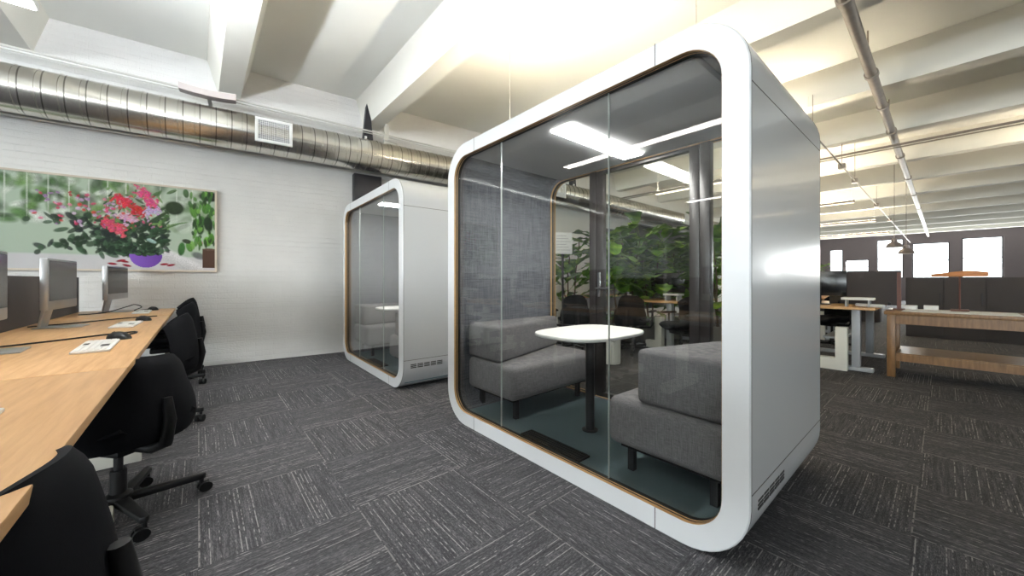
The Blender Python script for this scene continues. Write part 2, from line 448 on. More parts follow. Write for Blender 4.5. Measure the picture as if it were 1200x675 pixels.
# dark wedge bracket and a slim grey one beside it
b = empty('wedge_bracket', W(2.06, .30, 3.28), WR, 'black wedge shaped beam bracket pointing up to the ceiling above the duct', 'bracket')
m = MB(); m.prism([(-.075, 0), (.075, 0), (.012, .66), (-.012, .66)], -.05, .05, axis='y'); m.build('wedge', M['steel_dark'], b, 0)
m = MB(); m.box(-.08, .08, -.07, .07, -.06, 0); m.build('clamp', M['black_metal'], b, 0)
m = MB(); m.box(-.06, -.03, -.09, -.07, -.05, .05); m.build('cable_tie', M['white'], b, 0)
b2 = copy_tree(b, None, W(-4.8, .30, 3.28), None, 'black wedge shaped beam bracket beyond the left end of the flower picture')
b3 = copy_tree(b, None, WF(6.639, .30, 3.28), 0, 'black wedge shaped beam bracket on the far duct, seen through the booth')
b = empty('strut_hanger', W(2.33, .36, 3.32), WR, 'slim grey hanger rod with clamp just right of the black wedge bracket', 'bracket')
m = MB(); m.prism([(-.04, 0), (.04, 0), (.03, .42), (-.01, .42)], -.01, .01, axis='y'); m.build('strap', M['bracket'], b, 0)
m = MB(); m.tube([(-.05, -.02, -.03), (.16, -.02, -.05)], .045, 12); m.build('pipe_clamp', M['bracket'], b)

# ------------------------------------------------------------------ flower picture
def paint():
    PW, PH = 300, 162; asp = PW/PH
    yy, xx = np.mgrid[0:PH, 0:PW]; X = (xx+.5)/PH; Y = 1-(yy+.5)/PH
    img = np.zeros((PH, PW, 3))
    rs = np.random.RandomState(3); grain = .82+.36*rs.rand(PH, PW)
    top = np.array(lin((176, 190, 172))); img[:] = top
    def ell(cx, cy, rx, ry, ang, col, soft=.25, a=1.0):
        ca, sa = math.cos(ang), math.sin(ang); dx, dy = X-cx, Y-cy
        d = np.sqrt(((dx*ca+dy*sa)/rx)**2+((-dx*sa+dy*ca)/ry)**2)
        k = np.clip((1-d)/soft, 0, 1)*a
        vv = np.clip((-dx*sa+dy*ca)/ry, -1, 1); uu = np.clip((dx*ca+dy*sa)/rx, -1, 1)
        sh = (1+.30*vv+.12*np.sin(uu*9+cx*40)*(np.abs(vv) > .1))*grain
        img[:] = img*(1-k[..., None])+np.array(lin(col))*sh[..., None]*k[..., None]
    # crop pixel (photo detail) -> picture coordinates
    def C(cx, cy):
        t = (cx-28)/662; p = .49+.51*(t*.9+.1*t*t); q = (610-cy)/(610-(52+.104*(cx-28)))
        return p*asp, q
    greens = [(58, 92, 44), (34, 60, 28), (104, 138, 76), (222, 226, 218), (80, 116, 60)]
    for k in range(210):     # blurred garden behind
        x, y = rs.rand()*asp, .5+.5*rs.rand()
        w = 1.0 if x < 1.05 else .5
        ell(x, y, .03+.07*rs.rand(), .03+.1*rs.rand(), rs.rand()*3, greens[rs.randint(5)], .6, .75*w)
    for k in range(14):     # window bars
        x = .1+k*.14; ell(x, .8, .008, .35, 0, (232, 234, 226), .6, .5)
    tab = np.clip((.17+.10*(np.abs(X-.9))*0-Y)/.02, 0, 1); img[:] = img*(1-tab[..., None])+np.array(lin((206, 204, 206)))*tab[..., None]
    for k in range(30):     # white boards leading right
        x0, y0 = C(380+k*8, 475+k*4.0); ell(x0, y0-.06, .02, .10, 0, (214, 212, 214), .5, .8)
    dark = [(22, 36, 26), (30, 48, 30), (40, 62, 40), (26, 34, 34), (56, 82, 58)]
    for k in range(300):    # dark leaves of the bouquet
        x, y = C(20+380*rs.rand(), 290+230*rs.rand())
        if rs.rand() < .4: x -= .55*rs.rand()
        ell(x, y, .028+.04*rs.rand(), .014+.02*rs.rand(), rs.rand()*3, dark[rs.randint(5)], .3, .9)
    pinks = [(188, 48, 90), (206, 70, 110), (220, 120, 150), (170, 30, 50), (188, 150, 190), (204, 176, 204), (200, 60, 60), (150, 110, 160)]
    for k in range(150):    # flower heads
        x, y = C(30+330*rs.rand(), 150+200*rs.rand())
        if rs.rand() < .5: x -= .62*rs.rand()
        ell(x, y, .012+.018*rs.rand(), .010+.014*rs.rand(), rs.rand()*3, pinks[rs.randint(8)], .4, .85)
    for k in range(70):
        x, y = C(30+380*rs.rand(), 90+260*rs.rand()); ell(x, y, .02+.04*rs.rand(), .008+.012*rs.rand(), rs.rand()*3, greens[rs.randint(3)], .4, .9)
    def plume(x0, y0, x1, y1, r, col, n=40):
        for k in range(n):
            t = rs.rand(); cx, cy = C(x0+(x1-x0)*t, y0+(y1-y0)*t)
            ell(cx+rs.randn()*r*.5, cy+rs.randn()*r*.5, r*.5, r*.25, rs.rand()*3, tuple(min(255, c+rs.randint(-18, 18)) for c in col), .4, .9)
    plume(245, 105, 325, 205, .05, (206, 74, 118), 70); plume(110, 160, 175, 205, .05, (200, 44, 70), 50)
    plume(30, 310, 150, 380, .055, (196, 76, 100), 70); plume(200, 225, 270, 250, .05, (176, 40, 46), 50)
    plume(130, 280, 210, 300, .045, (206, 160, 190), 40); plume(280, 250, 350, 240, .045, (188, 164, 204), 40)
    for (cx, cy, rx, ry, a, col) in [(445, 222, .098, .095, .3, (38, 52, 30)), (350, 280, .15, .02, .75, (48, 66, 40)), (430, 120, .06, .02, .6, (86, 110, 74)),
                                     (515, 130, .03, .06, .1, (64, 92, 56)), (310, 430, .05, .022, -.5, (150, 176, 172)), (385, 430, .07, .03, .3, (40, 66, 42)),
                                     (430, 335, .11, .012, .5, (80, 110, 66)), (470, 320, .1, .010, .3, (100, 130, 86)), (330, 360, .05, .03, .5, (42, 70, 44))]:
        x, y = C(cx, cy); ell(x, y, rx, ry, a, col, .25)
    for (cx, cy, rx, ry, a, col) in [(655, 150, .11, .07, 0, (34, 34, 36)), (560, 240, .038, .10, .15, (84, 128, 52)), (640, 225, .05, .08, -.2, (70, 118, 48)), (610, 300, .04, .07, .1, (58, 104, 44)),
                                     (650, 320, .05, .11, .1, (32, 48, 30)), (600, 350, .04, .09, 0, (40, 66, 34)), (570, 375, .02, .09, -.2, (96, 142, 66)), (645, 430, .045, .07, 0, (104, 158, 62)), (670, 420, .03, .06, 0, (76, 130, 50)),
                                     (488, 478, .036, .095, -.1, (52, 96, 44)), (535, 465, .034, .07, .25, (86, 134, 58)), (520, 430, .05, .03, -.3, (52, 60, 44)), (600, 440, .03, .03, 0, (190, 110, 130))]:
        x, y = C(cx, cy); ell(x, y, rx, ry, a, col, .25)
    x, y = C(590, 520); ell(x, y, .08, .05, -.5, (70, 74, 80), .4, .8)
    x, y = C(655, 540); pot = (np.abs(X-x) < .062+.02*(Y-y)) & (Y < y+.13) & (Y > y-.11); img[pot] = lin((78, 56, 46))
    x, y = C(655, 480); ell(x, y, .07, .018, 0, (100, 78, 66), .3)
    x, y = C(278, 520); bowl = (((X-x)/.135)**2+((Y-y)/.145)**2 < 1) & (Y < y+.01)
    sh = np.clip(.5-(X-x)*2.2, .15, 1)[..., None]; img[bowl] = (np.array(lin((96, 58, 140)))*(1-sh)+np.array(lin((134, 92, 190)))*sh)[bowl]
    for k in range(26):
        x, y = C(215+130*rs.rand(), 495+25*rs.rand()); ell(x, y, .03, .014, rs.rand()*3, dark[rs.randint(5)], .3)
    for (cx, cy) in [(80, 575), (165, 585), (130, 555), (425, 580), (150, 560), (385, 575)]:
        x, y = C(cx, cy); ell(x, y, .045, .016, rs.rand()*.6-.3, (140, 26, 44), .35)
    for k in range(60):
        x, y = C(540+150*rs.rand(), 130+330*rs.rand()); ell(x, y, .012+.012*rs.rand(), .03+.05*rs.rand(), rs.rand()*.6-.3, [(30, 52, 24), (76, 124, 46), (52, 92, 40), (110, 158, 70)][rs.randint(4)], .3, .9)
    return np.clip(img*.76, 0, 1), PW, PH
img, PW, PH = paint()
PX0, PX1, PZ0, PZ1 = -1.80, .215, 1.235, 2.31
pic = empty('flower_picture', W(0, 0, PZ0), WR, 'wide framed flower photograph with purple bowl, hung on white brick wall', 'picture')
tx0, tx1 = PX0/wdir.x, PX1/wdir.x
m = MB()
for (a, b_, c, d) in ((tx0, tx1, PZ0, PZ0+.022), (tx0, tx1, PZ1-.022, PZ1), (tx0, tx0+.022, PZ0+.022, PZ1-.022), (tx1-.022, tx1, PZ0+.022, PZ1-.022)):
    m.box(a, b_, -.045, 0, c-PZ0, d-PZ0)
m.build('picture_frame', M['frame_wood'], pic, 0)
vs = []; fs = []; w_, h_ = tx1-tx0-.044, PZ1-PZ0-.044
for j in range(PH+1):
    for i in range(PW+1): vs.append((tx0+.022+w_*i/PW, -.036, .022+h_*(1-j/PH)))
for j in range(PH):
    for i in range(PW):
        a = j*(PW+1)+i; fs.append((a, a+PW+1, a+PW+2, a+1))
me = bpy.data.meshes.new('print'); me.from_pydata(vs, [], fs)
at = me.color_attributes.new('print_colour', 'FLOAT_COLOR', 'CORNER')
flat = np.ones((PH*PW, 4), dtype=np.float32); flat[:, :3] = img.reshape(-1, 3)
at.data.foreach_set('color', np.repeat(flat, 4, axis=0).ravel())
t = NT('flower_print'); ca = t.n('ShaderNodeVertexColor', layer_name='print_colour'); t.bsdf(ca.outputs[0], .5, spec=.12)
me.materials.append(t.m); o = bpy.data.objects.new('print', me); COL.objects.link(o); o.parent = pic
m = MB(); m.box(tx0+.022, tx1-.022, -.03, -.002, .022, PZ1-PZ0-.022); m.build('backing_board', M['frame_wood'], pic, 0)

# ------------------------------------------------------------------ office pod
PWD, PHT, PD, PR = 2.2, 2.2, 1.2, .26
def rr_loop(off, n=10):
    hw, h0, h1, r = PWD/2-off, off, PHT-off, max(.02, PR-off)
    pts = []
    for (cy, cz, a0) in ((hw-r, h1-r, 0), (-hw+r, h1-r, PI/2), (-hw+r, h0+r, PI), (hw-r, h0+r, 1.5*PI)):
        for k in range(n+1):
            a = a0+PI/2*k/n; pts.append((cy+r*math.cos(a), cz+r*math.sin(a)))
    return pts
def ring(m, prof):
    loops = [[(x, p[0], p[1]) for p in rr_loop(off)] for (x, off) in prof]
    n = len(loops[0]); vs = [p for l in loops for p in l]; fs = []; L = len(prof)
    for i in range(L):
        i2 = (i+1) % L
        for k in range(n):
            k2 = (k+1) % n; fs.append((i*n+k, i*n+k2, i2*n+k2, i2*n+k))
    m.add(vs, fs); return m
def pane_poly(off, y0, y1):
    """inner opening cut to y0..y1"""
    P = rr_loop(off); out = []
    def clip(P, f, g):
        o = []
        for i in range(len(P)):
            a, b = P[i], P[(i+1) % len(P)]
            if f(a): o.append(a)
            if f(a) != f(b): o.append(g(a, b))
        return o
    P = clip(P, lambda p: p[0] >= y0, lambda a, b: (y0, a[1]+(b[1]-a[1])*(y0-a[0])/(b[0]-a[0])))
    P = clip(P, lambda p: p[0] <= y1, lambda a, b: (y1, a[1]+(b[1]-a[1])*(y1-a[0])/(b[0]-a[0])))
    return P
def make_pod():
    r = empty('office_booth', (0, 0, 0), 0)
    m = MB(); D = PD/2
    ring(m, [(-D+.005, 0), (D-.005, 0), (D, .005), (D, .1), (D-.03, .1), (D-.03, .05), (-D+.03, .05), (-D+.03, .1), (-D, .1), (-D, .005)])
    m.build('shell', M['pod_white'], r, 35)
    m = MB()
    for sx in (-1, 1):
        ring(m, [(sx*(D-.012), -.0006), (sx*(D-.009), -.0006), (sx*(D-.009), .002), (sx*(D-.012), .002)])
        for sy in (-1, 1):
            y = sy*(PWD/2-.38)
            for z0, z1 in ((.0, .1), (PHT-.1, PHT)):
                m.box(sx*D-.0007, sx*D+.0007, y-.0018, y+.0018, z0, z1)
    for sy in (-1, 1):
        for z in (.315, PHT-.318):
            y = sy*(PWD/2); m.box(-D+.012, D-.012, y-.0008, y+.0008, z-.0018, z+.0018)
    m.build('panel_seams', M['seam'], r, 0)
    for sx in (-1, 1):
        x = sx*D; i = -sx
        m = MB(); ring(m, [(x+i*.001, .0995), (x+i*.001, .1012), (x+i*.019, .1012), (x+i*.019, .0995)]); m.build('plywood_edge', M['ply'], r, 35)
        m = MB(); ring(m, [(x+i*.019, .0995), (x+i*.019, .1012), (x+i*.028, .1012), (x+i*.028, .0995)]); m.build('gasket', M['gasket'], r, 35)
        m = MB(); ring(m, [(x+i*.028, .0995), (x+i*.028, .1020), (x+i*.034, .1020), (x+i*.034, .0995)]); m.build('plywood_bead', M['ply'], r, 35)
        m = MB(); ring(m, [(x+i*.034, .0995), (x+i*.034, .1035), (x+i*.056, .1035), (x+i*.056, .0995)]); m.build('glazing_seal', M['gasket'], r, 35)
    # front: three fixed panes
    for (a, b) in ((-1.1, -.4455), (-.4425, .4425), (.4455, 1.1)):
        m = MB(); m.prism(pane_poly(.1035, a, b), -D+.040, -D+.049, axis='x'); m.build('front_pane', M['glass'], r, 0)
    m = MB()
    for y in (-.444, .444): m.box(-D+.039, -D+.050, y-.0014, y+.0014, .105, PHT-.105)
    m.build('pane_joint', plain('pane_joint', (168, 176, 172), .3), r, 0)
    # back: two fixed panes, door between
    for (a, b) in ((-1.1, -.515), (.515, 1.1)):
        m = MB(); m.prism(pane_poly(.1035, a, b), D-.049, D-.040, axis='x'); m.build('back_pane', M['glass_back'], r, 0)
    m = MB()
    for sy in (-1, 1): m.box(D-.075, D-.012, min(sy*.447, sy*.517), max(sy*.447, sy*.517), .1, PHT-.1, .004)
    m.build('door_jamb', M['door_black'], r)
    d = MB()
    for sy in (-1, 1): d.box(D-.07, D-.02, min(sy*.372, sy*.444), max(sy*.372, sy*.444), .1, PHT-.105, .004)
    d.box(D-.07, D-.02, -.372, .372, .1, .14, .004); d.box(D-.07, D-.02, -.372, .372, PHT-.135, PHT-.105, .004)
    door = d.build('door', M['door_black'], r)
    m = MB(); m.box(D-.049, D-.041, -.372, .372, .14, PHT-.135); m.build('door_pane', M['glass_back'], door, 0)
    m = MB(); hx = D-.07
    m.box(hx-.012, hx, .392, .424, .98, 1.20, .004); m.tube([(hx-.012, .408, 1.06), (hx-.055, .408, 1.06), (hx-.06, .40, 1.06), (hx-.06, .27, 1.06)], .009, 10)
    m.build('door_handle', M['chrome'], door)
    # lining
    m = MB(); ring(m, [(-D+.057, .0505), (D-.057, .0505), (D-.057, .0990), (D-.070, .0990), (D-.070, .064), (-D+.057, .064)])
    m.build('felt_lining', M['felt'], r, 40)
    m = MB(); ring(m, [(D-.074, .0975), (D-.0565, .0975), (D-.0565, .1025), (D-.074, .1025)]); m.build('plywood_edge', M['ply'], r, 35)
    m = MB(); m.box(-D+.052, D-.012, -PWD/2+PR, PWD/2-PR, .055, .082); m.box(-D+.052, D-.08, -PWD/2+.075, PWD/2-.075, .066, .082)
    m.build('floor_carpet', M['pod_carpet'], r, 0)
    m = MB(); m.box(-D+.06, D-.085, -PWD/2+.24, PWD/2-.24, PHT-.10, PHT-.066, .004); m.build('ceiling_panel', M['felt_ceiling'], r)
    m = MB(); m.box(-.43, .41, -.075, .085, PHT-.112, PHT-.1005, .003); m.build('ceiling_light', M['light'], r)
    # intake slots on both flanks and the floor grille
    for sy in (-1, 1):
        m = MB()
        for c in range(5):
            for q in range(3):
                x = -.515+c*.074; z = .232+q*.0155; m.box(x, x+.062, sy*PWD/2-.0012, sy*PWD/2+.0012, z, z+.0085)
        m.build('vent_slots', M['gasket'], r, 0)
    m = MB(); m.box(-.515, -.415, -.215, .29, .082, .094, .003)
    for k in range(4): m.box(-.503+k*.023, -.489+k*.023, -.2, .275, .094, .098)
    m.build('floor_grille', M['black'], r, 0)
    return r
pod = make_pod(); pod.location = (2.175, 1.569, 0)
tag(pod, 'large white rounded office booth with glass front in the foreground', 'office booth')
pod2 = copy_tree(pod, None, (2.187, 4.60, 0), -.026, 'white rounded office booth standing further back against the brick wall')
pod3 = copy_tree(pod, None, (9.6, -2.6, 0), -.02, 'distant white office booth beside the wooden workbench, right of the foreground booth')

# sofas: wedge-backed, facing the table
def make_sofa(sy, loc, rz, label, ym=1.025):
    r = empty('booth_sofa', loc, rz, label, 'sofa', 'grey booth sofas')
    Y = lambda y: sy*y
    def pr(m, poly, z0, z1, b, seg=4): m.prism([(x, Y(y)) for x, y in poly], z0, z1, b, seg)
    m = MB(); pr(m, [(-.47, ym), (-.47, .41), (.51, .43), (.51, ym)], .24, .495, .045, 5); m.build('seat', M['sofa'], r)
    m = MB(); pr(m, [(-.465, ym), (-.465, .585), (-.40, .59), (.51, .87), (.51, ym)], .496, .775, .03, 4); m.build('backrest', M['sofa'], r)
    m = MB(); pr(m, [(-.42, ym-.03), (-.42, .47), (.46, .49), (.46, ym-.03)], .222, .2405, 0); m.build('base_board', M['black'], r, 0)
    for (x, y) in ((-.36, .50), (-.36, .93), (.42, .55), (.42, .93)):
        m = MB(); m.box(x-.017, x+.017, Y(y)-.017, Y(y)+.017, .0825, .2225); m.build('leg', M['black_metal'], r, 0)
    return r
make_sofa(1, (2.19, 1.60, 0), 0, 'grey fabric sofa on the left side inside the foreground booth', .995)
make_sofa(-1, (2.19, 1.62, 0), 0, 'grey fabric sofa on the right side inside the foreground booth, its back nearest')
make_sofa(1, (2.19, 4.63, 0), -.026, 'grey sofa at the far wall end inside the booth by the brick wall', .995)
make_sofa(-1, (2.19, 4.65, 0), -.026, 'grey sofa at the near end inside the booth by the brick wall')
def sq_poly(hx, hy, n=3.2, seg=48):
    out = []
    for k in range(seg):
        a = 2*PI*k/seg; c, s = math.cos(a), math.sin(a)
        out.append((hx*math.copysign(abs(c)**(2/n), c), hy*math.copysign(abs(s)**(2/n), s)))
    return out
def make_table(loc, rz, label):
    r = empty('meeting_table', loc, rz, label, 'table', 'small booth meeting tables')
    m = MB(); m.prism(sq_poly(.385, .285), .752, .775, .008, 3, hbev=True); m.build('tabletop', M['white'], r)
    m = MB(); m.tube([(0, 0, .084), (0, 0, .735)], .031, 20); m.box(-.2, .2, -.14, .14, .736, .751, .003); m.build('column', M['black_metal'], r)
    m = MB(); m.lathe([(.055, .0825), (.055, .088), (.034, .092)], 24); m.build('foot_plate', M['black_metal'], r)
    m = MB(); m.tube([(.14, -.05, .735), (.15, -.06, .70), (.2, -.07, .685), (.25, -.06, .70), (.26, -.05, .74)], .006, 8); m.build('power_cable', M['white'], r)
    return r
make_table((2.085, 1.605, 0), 0, 'white rounded table on a black column inside the foreground booth')
make_table((2.12, 4.64, 0), -.026, 'white table inside the smaller booth by the brick wall')

# ------------------------------------------------------------------ task chairs
def grid_surface(m, fn, nu, nv, thick):
    """two-sided curved shell of given thickness"""
    pts = [[Vector(fn(u/nu, v/nv)) for u in range(nu+1)] for v in range(nv+1)]
    def nrm(v, u):
        a = pts[v][min(u+1, nu)]-pts[v][max(u-1, 0)]; b = pts[min(v+1, nv)][u]-pts[max(v-1, 0)][u]
        return a.cross(b).normalized()
    vs = []; N = (nu+1)*(nv+1)
    for s in (-.5, .5):
        for v in range(nv+1):
            for u in range(nu+1):
                e = min(u, nu-u, v, nv-v); k = .35 if e == 0 else (.8 if e == 1 else 1)
                vs.append(pts[v][u]+nrm(v, u)*thick*s*k)
    fs = []; w = nu+1
    for v in range(nv):
        for u in range(nu):
            a = v*w+u; fs.append((a, a+1, a+w+1, a+w)); fs.append((N+a, N+a+w, N+a+w+1, N+a+1))
    rim = [u for u in range(w)]+[v*w+nu for v in range(1, nv+1)]+[nv*w+u for u in range(nu-1, -1, -1)]+[v*w for v in range(nv-1, 0, -1)]
    for i in range(len(rim)):
        a, b = rim[i], rim[(i+1) % len(rim)]; fs.append((a, a+N, b+N, b))
    m.add(vs, fs)
def make_chair(arms, base_rot=.3):
    r = empty('task_chair', (0, 0, 0), 0); tag(r, 'chair', 'chair')
    # faces +X ; back at -X
    def seat(u, v):
        x = -.24+.48*v; hw = .235*(1-.35*abs(2*v-1)**4); y = (2*u-1)*hw
        return (x, y, .47+.05*(2*u-1)**2-.03*max(0, v-.75)*4*.5+.045*max(0, .25-v)*4)
    m = MB(); grid_surface(m, seat, 14, 14, .075); m.build('seat', M['chair_fabric'], r, 60)
    def back(u, v):
        q = 2*u-1; hw = .222-.04*v+.02*math.sin(PI*min(1, v*1.6)); a = q*1.05
        y = hw*math.sin(a)/math.sin(1.05); wrap = .13*(1-math.cos(a))/(1-math.cos(1.05))
        top = .40*(1-.24*abs(q)**2.6*v)
        z = .45+(top+.05)*v; x = -.255+.055*v+wrap-.015*math.sin(v*PI)
        return (x, y, z)
    m = MB(); grid_surface(m, back, 18, 14, .05); m.build('backrest', M['chair_fabric'], r, 60)
    m = MB(); m.tube([(-.05, 0, .40), (-.2, 0, .40), (-.27, 0, .43), (-.297, 0, .56), (-.282, 0, .68)], [.03, .03, .028, .024, .018], 10); m.build('back_support', M['black'], r)
    m = MB(); m.box(-.13, .13, -.09, .09, .375, .425, .012); m.build('mechanism', M['black'], r)
    m = MB(); m.tube([(0, 0, .11), (0, 0, .26)], .03, 14); m.tube([(0, 0, .26), (0, 0, .38)], .017, 12); m.build('gas_lift', M['black_metal'], r)
    if arms:
        for s in (-1, 1):
            m = MB(); m.tube([(0, s*.1, .40), (0, s*.26, .41), (0, s*.29, .45), (0, s*.29, .64)], .016, 8); m.box(-.11, .13, s*.29-.035, s*.29+.035, .64, .67, .012); m.build('armrest', M['black'], r)
    m = MB(); m.lathe([(.05, .075), (.055, .09), (.05, .125), (.035, .135)], 16)
    for k in range(5):
        a = base_rot+2*PI*k/5; R_ = Matrix.Rotation(a, 4, 'Z')
        m.prism([(.03, -.028), (.31, -.017), (.325, 0), (.31, .017), (.03, .028)], .078, .112, .006, 2, mat=R_ @ Matrix.Translation((0, 0, 0)))
    m.build('star_base', M['black'], r)
    for k in range(5):
        a = base_rot+2*PI*k/5; R_ = Matrix.Rotation(a, 4, 'Z') @ Matrix.Translation((.305, 0, 0)) @ Matrix.Rotation(.8+k*1.9, 4, 'Z')
        m = MB(); m.tube([(0, 0, .05), (0, 0, .085)], .01, 8, mat=R_)
        for s in (-1, 1): m.tube([(.012, s*.008, .029), (.012, s*.026, .029)], .029, 16, mat=R_)
        m.box(-.004, .03, -.007, .007, .03, .06, .003, mat=R_)
        m.build('caster', M['black'], r)
    return r
ch = make_chair(False); ch.location = (-.29, 2.56, 0); ch.rotation_euler = (0, 0, math.radians(130)); ch.scale = (1, 1, .86)
tag(ch, 'black chair pulled up to the second oak desk, low back rim in front', 'chair', 'black chairs along the oak desks')
for (x, y, rz, sz, lab) in ((-.40, 1.12, PI-.15, .88, 'nearest black chair at the lower left corner, largest in view'),
                            (-.27, 3.97, PI-.02, .96, 'black chair in the middle of the oak desk row, high back'),
                            (-.25, 5.33, PI+.03, .99, 'black chair one before the last, close to brick wall'),
                            (-.25, 5.86, PI-.02, 1.02, 'last black chair in the row, almost touching the brick wall')):
    c = copy_tree(ch, None, (x, y, 0), rz, lab); c.scale = (1, 1, sz)

# ------------------------------------------------------------------ left desks
DX = -.215
def desk_leg(parent, x0, x1, y, zt, foot):
    """white L-shaped leg: upright plus long foot"""
    m = MB()
    if foot == 'x': m.prism([(x0, .02), (x1, .02), (x1, .17), (x0+.16, .17), (x0+.16, zt), (x0, zt)], y-.05, y+.05, .006, 2, axis='y')
    m.build('leg', M['leg_white'], parent); return m
def oak_desk(y0, y1, label):
    r = empty('oak_desk', (DX, (y0+y1)/2, 0), 0, label, 'desk', 'oak desks along the left')
    h = (y1-y0)/2-.002; m = MB(); m.box(-.78, 0, -h, h, .752, .78, .003); m.build('desktop', M['oak'], r)
    m = MB(); m.box(-.70, -.10, -h+.1, h-.1, .70, .75); m.build('under_tray', M['leg_grey'], r, 0)
    for y in (-h+.32, h-.32):
        m = MB(); m.box(-.50, -.42, y-.05, y+.05, .09, .70, .006); m.box(-.75, -.08, y-.05, y+.05, .0, .09, .012); m.build('leg', M['leg_white'], r)
    m = MB(); m.box(-.795, -.783, -h+.05, h-.05, .5, 1.16, .004); m.build('privacy_screen', M['divider'], r)
    return r
oak_desk(4.965, 6.23, 'oak desk at the brick wall end of the left row')
oak_desk(2.13, 4.96, 'long oak desk in the middle of the left row, two keyboards on it')
oak_desk(-.72, 2.125, 'nearest oak desk of the left row, at the lower left')
# white side shields on the floor under the desks
for (y, lab) in ((3.27, 'white cable cover with dark rounded cutout under the middle oak desk'),):
    r = empty('cable_cover', (-.27, y, 0), 0, lab, 'cover')
    m = MB(); m.prism([(-.40, .0), (0, .0), (0, .36), (-.40, .36)], -.02, .02, .004, 2, axis='y'); m.build('panel', M['leg_white'], r)
    m = MB(); m.prism([(-.36, .14)]+[(-.10+.06*math.cos(a), .20+.06*math.sin(a)) for a in (-1.57, -1.0, -.5, 0)]+[(-.04, .34), (-.36, .34)], -.0215, -.0201, 0, axis='y'); m.build('cutout', M['black'], r, 0)
def keyboard(x, y, rz, lab):
    r = empty('keyboard', (x, y, .7805), rz, lab, 'keyboard', 'white keyboards on the oak desks')
    m = MB(); m.box(-.065, .065, -.215, .215, 0, .012, .004); m.build('body', M['keys'], r)
    m = MB()
    for i in range(5):
        for j in range(16): m.box(-.056+i*.0225, -.037+i*.0225, -.205+j*.0256, -.183+j*.0256, .012, .0155)
    m.build('keys', M['paper'], r, 0)
    m = MB(); m.box(.02, .05, -.10, -.03, .0155, .0165); m.box(-.05, -.03, .0, .06, .0155, .0165); m.build('key_marks', M['gasket'], r, 0)
    return r
keyboard(-.40, 2.86, .03, 'white keyboard on the middle oak desk, nearer of the two')
keyboard(-.42, 4.10, -.04, 'white keyboard on the middle oak desk, farther of the two')
keyboard(-.46, 5.62, .02, 'white keyboard on the desk by the brick wall')
keyboard(-.45, 1.40, .02, 'white keyboard on the nearest oak desk at lower left')
def mouse(x, y, rz, lab):
    r = empty('computer_mouse', (x, y, .7805), rz, lab, 'mouse', 'black mice on the oak desks')
    m = MB(); n = 12; vs = []; fs = []; K = 6
    for k in range(K+1):
        ph = PI/2*k/K
        for i in range(n*2):
            a = PI*i/n; vs.append((.045*math.cos(a)*math.cos(ph), .09*math.sin(a)*math.cos(ph), .042*math.sin(ph)))
    for k in range(K):
        for i in range(n*2): j = (i+1) % (n*2); fs.append((k*n*2+i, k*n*2+j, (k+1)*n*2+j, (k+1)*n*2+i))
    fs.append(tuple(range(n*2))); m.add(vs, fs); m.build('body', M['black'], r)
    m = MB(); m.tube([(.0, .05, .034), (.0, .066, .030)], .006, 8); m.build('wheel', M['steel_dark'], r)
    return r
for (x, y, rz, lab) in ((-.36, 3.20, .5, 'black mouse beside the nearer keyboard on the middle oak desk'), (-.36, 4.50, .4, 'black mouse beside the farther keyboard on the middle oak desk'), (-.40, 5.98, .3, 'black mouse on the desk by the brick wall')):
    mouse(x, y, rz, lab)
def cable(pts, lab):
    m = MB(); P = [Vector(p) for p in pts]; out = []
    for i in range(len(P)-1):
        p0, p1, p2, p3 = P[max(i-1, 0)], P[i], P[i+1], P[min(i+2, len(P)-1)]
        for k in range(6):
            t = k/6; out.append(.5*((2*p1)+(-p0+p2)*t+(2*p0-5*p1+4*p2-p3)*t*t+(-p0+3*p1-3*p2+p3)*t**3))
    out.append(P[-1]); m.tube(out, .005, 6); o = m.build('desk_cable', M['black']); relocate(o, pts[0])
    tag(o, lab, 'cable', 'black cables on the oak desks')
z = .786
cable([(-.95, 3.05, z), (-.7, 3.2, z), (-.45, 3.42, z), (-.33, 3.5, z), (-.31, 3.42, z), (-.36, 3.29, z)], 'black cable curling around the nearer mouse on the middle desk')
cable([(-.95, 4.35, z), (-.75, 4.5, z), (-.55, 4.75, z), (-.42, 4.85, z), (-.3, 4.9, z)], 'black cable lying across the far part of the middle desk')
cable([(-.9, 5.55, z), (-.75, 5.75, z), (-.62, 6.0, z+.04), (-.56, 6.1, z+.06), (-.5, 6.06, z+.03), (-.55, 5.95, z), (-.42, 5.99, z+.01)], 'black cable looped beside the mouse at the brick wall')
def monitor(x, y, rz, lab):
    r = empty('computer_monitor', (x, y, .7805), rz, lab, 'monitor', 'silver monitors on the oak desks')
    m = MB(); m.box(-.02, .02, -.30, .30, .14, .50, .008); m.build('display_case', M['alu'], r)
    m = MB(); m.box(.0195, .0215, -.285, .285, .205, .485); m.build('display_panel', M['screen'], r, 0)
    m = MB(); m.prism([(-.09, .006), (-.075, .006), (-.03, .22), (-.02, .30), (-.02, .34), (-.045, .30)], -.075, .075, .003, 2, axis='y'); m.box(-.11, .13, -.10, .10, 0, .008, .003); m.build('stand', M['alu'], r)
    return r
monitor(-.69, 5.92, -.15, 'silver monitor on the desk at the brick wall, below the picture')
monitor(-.78, 4.25, -.05, 'silver monitor behind the farther keyboard of the middle desk')
monitor(-.78, 2.95, .05, 'silver monitor behind the nearer keyboard of the middle desk')
monitor(-.78, 1.35, .05, 'silver monitor on the nearest oak desk at lower left')

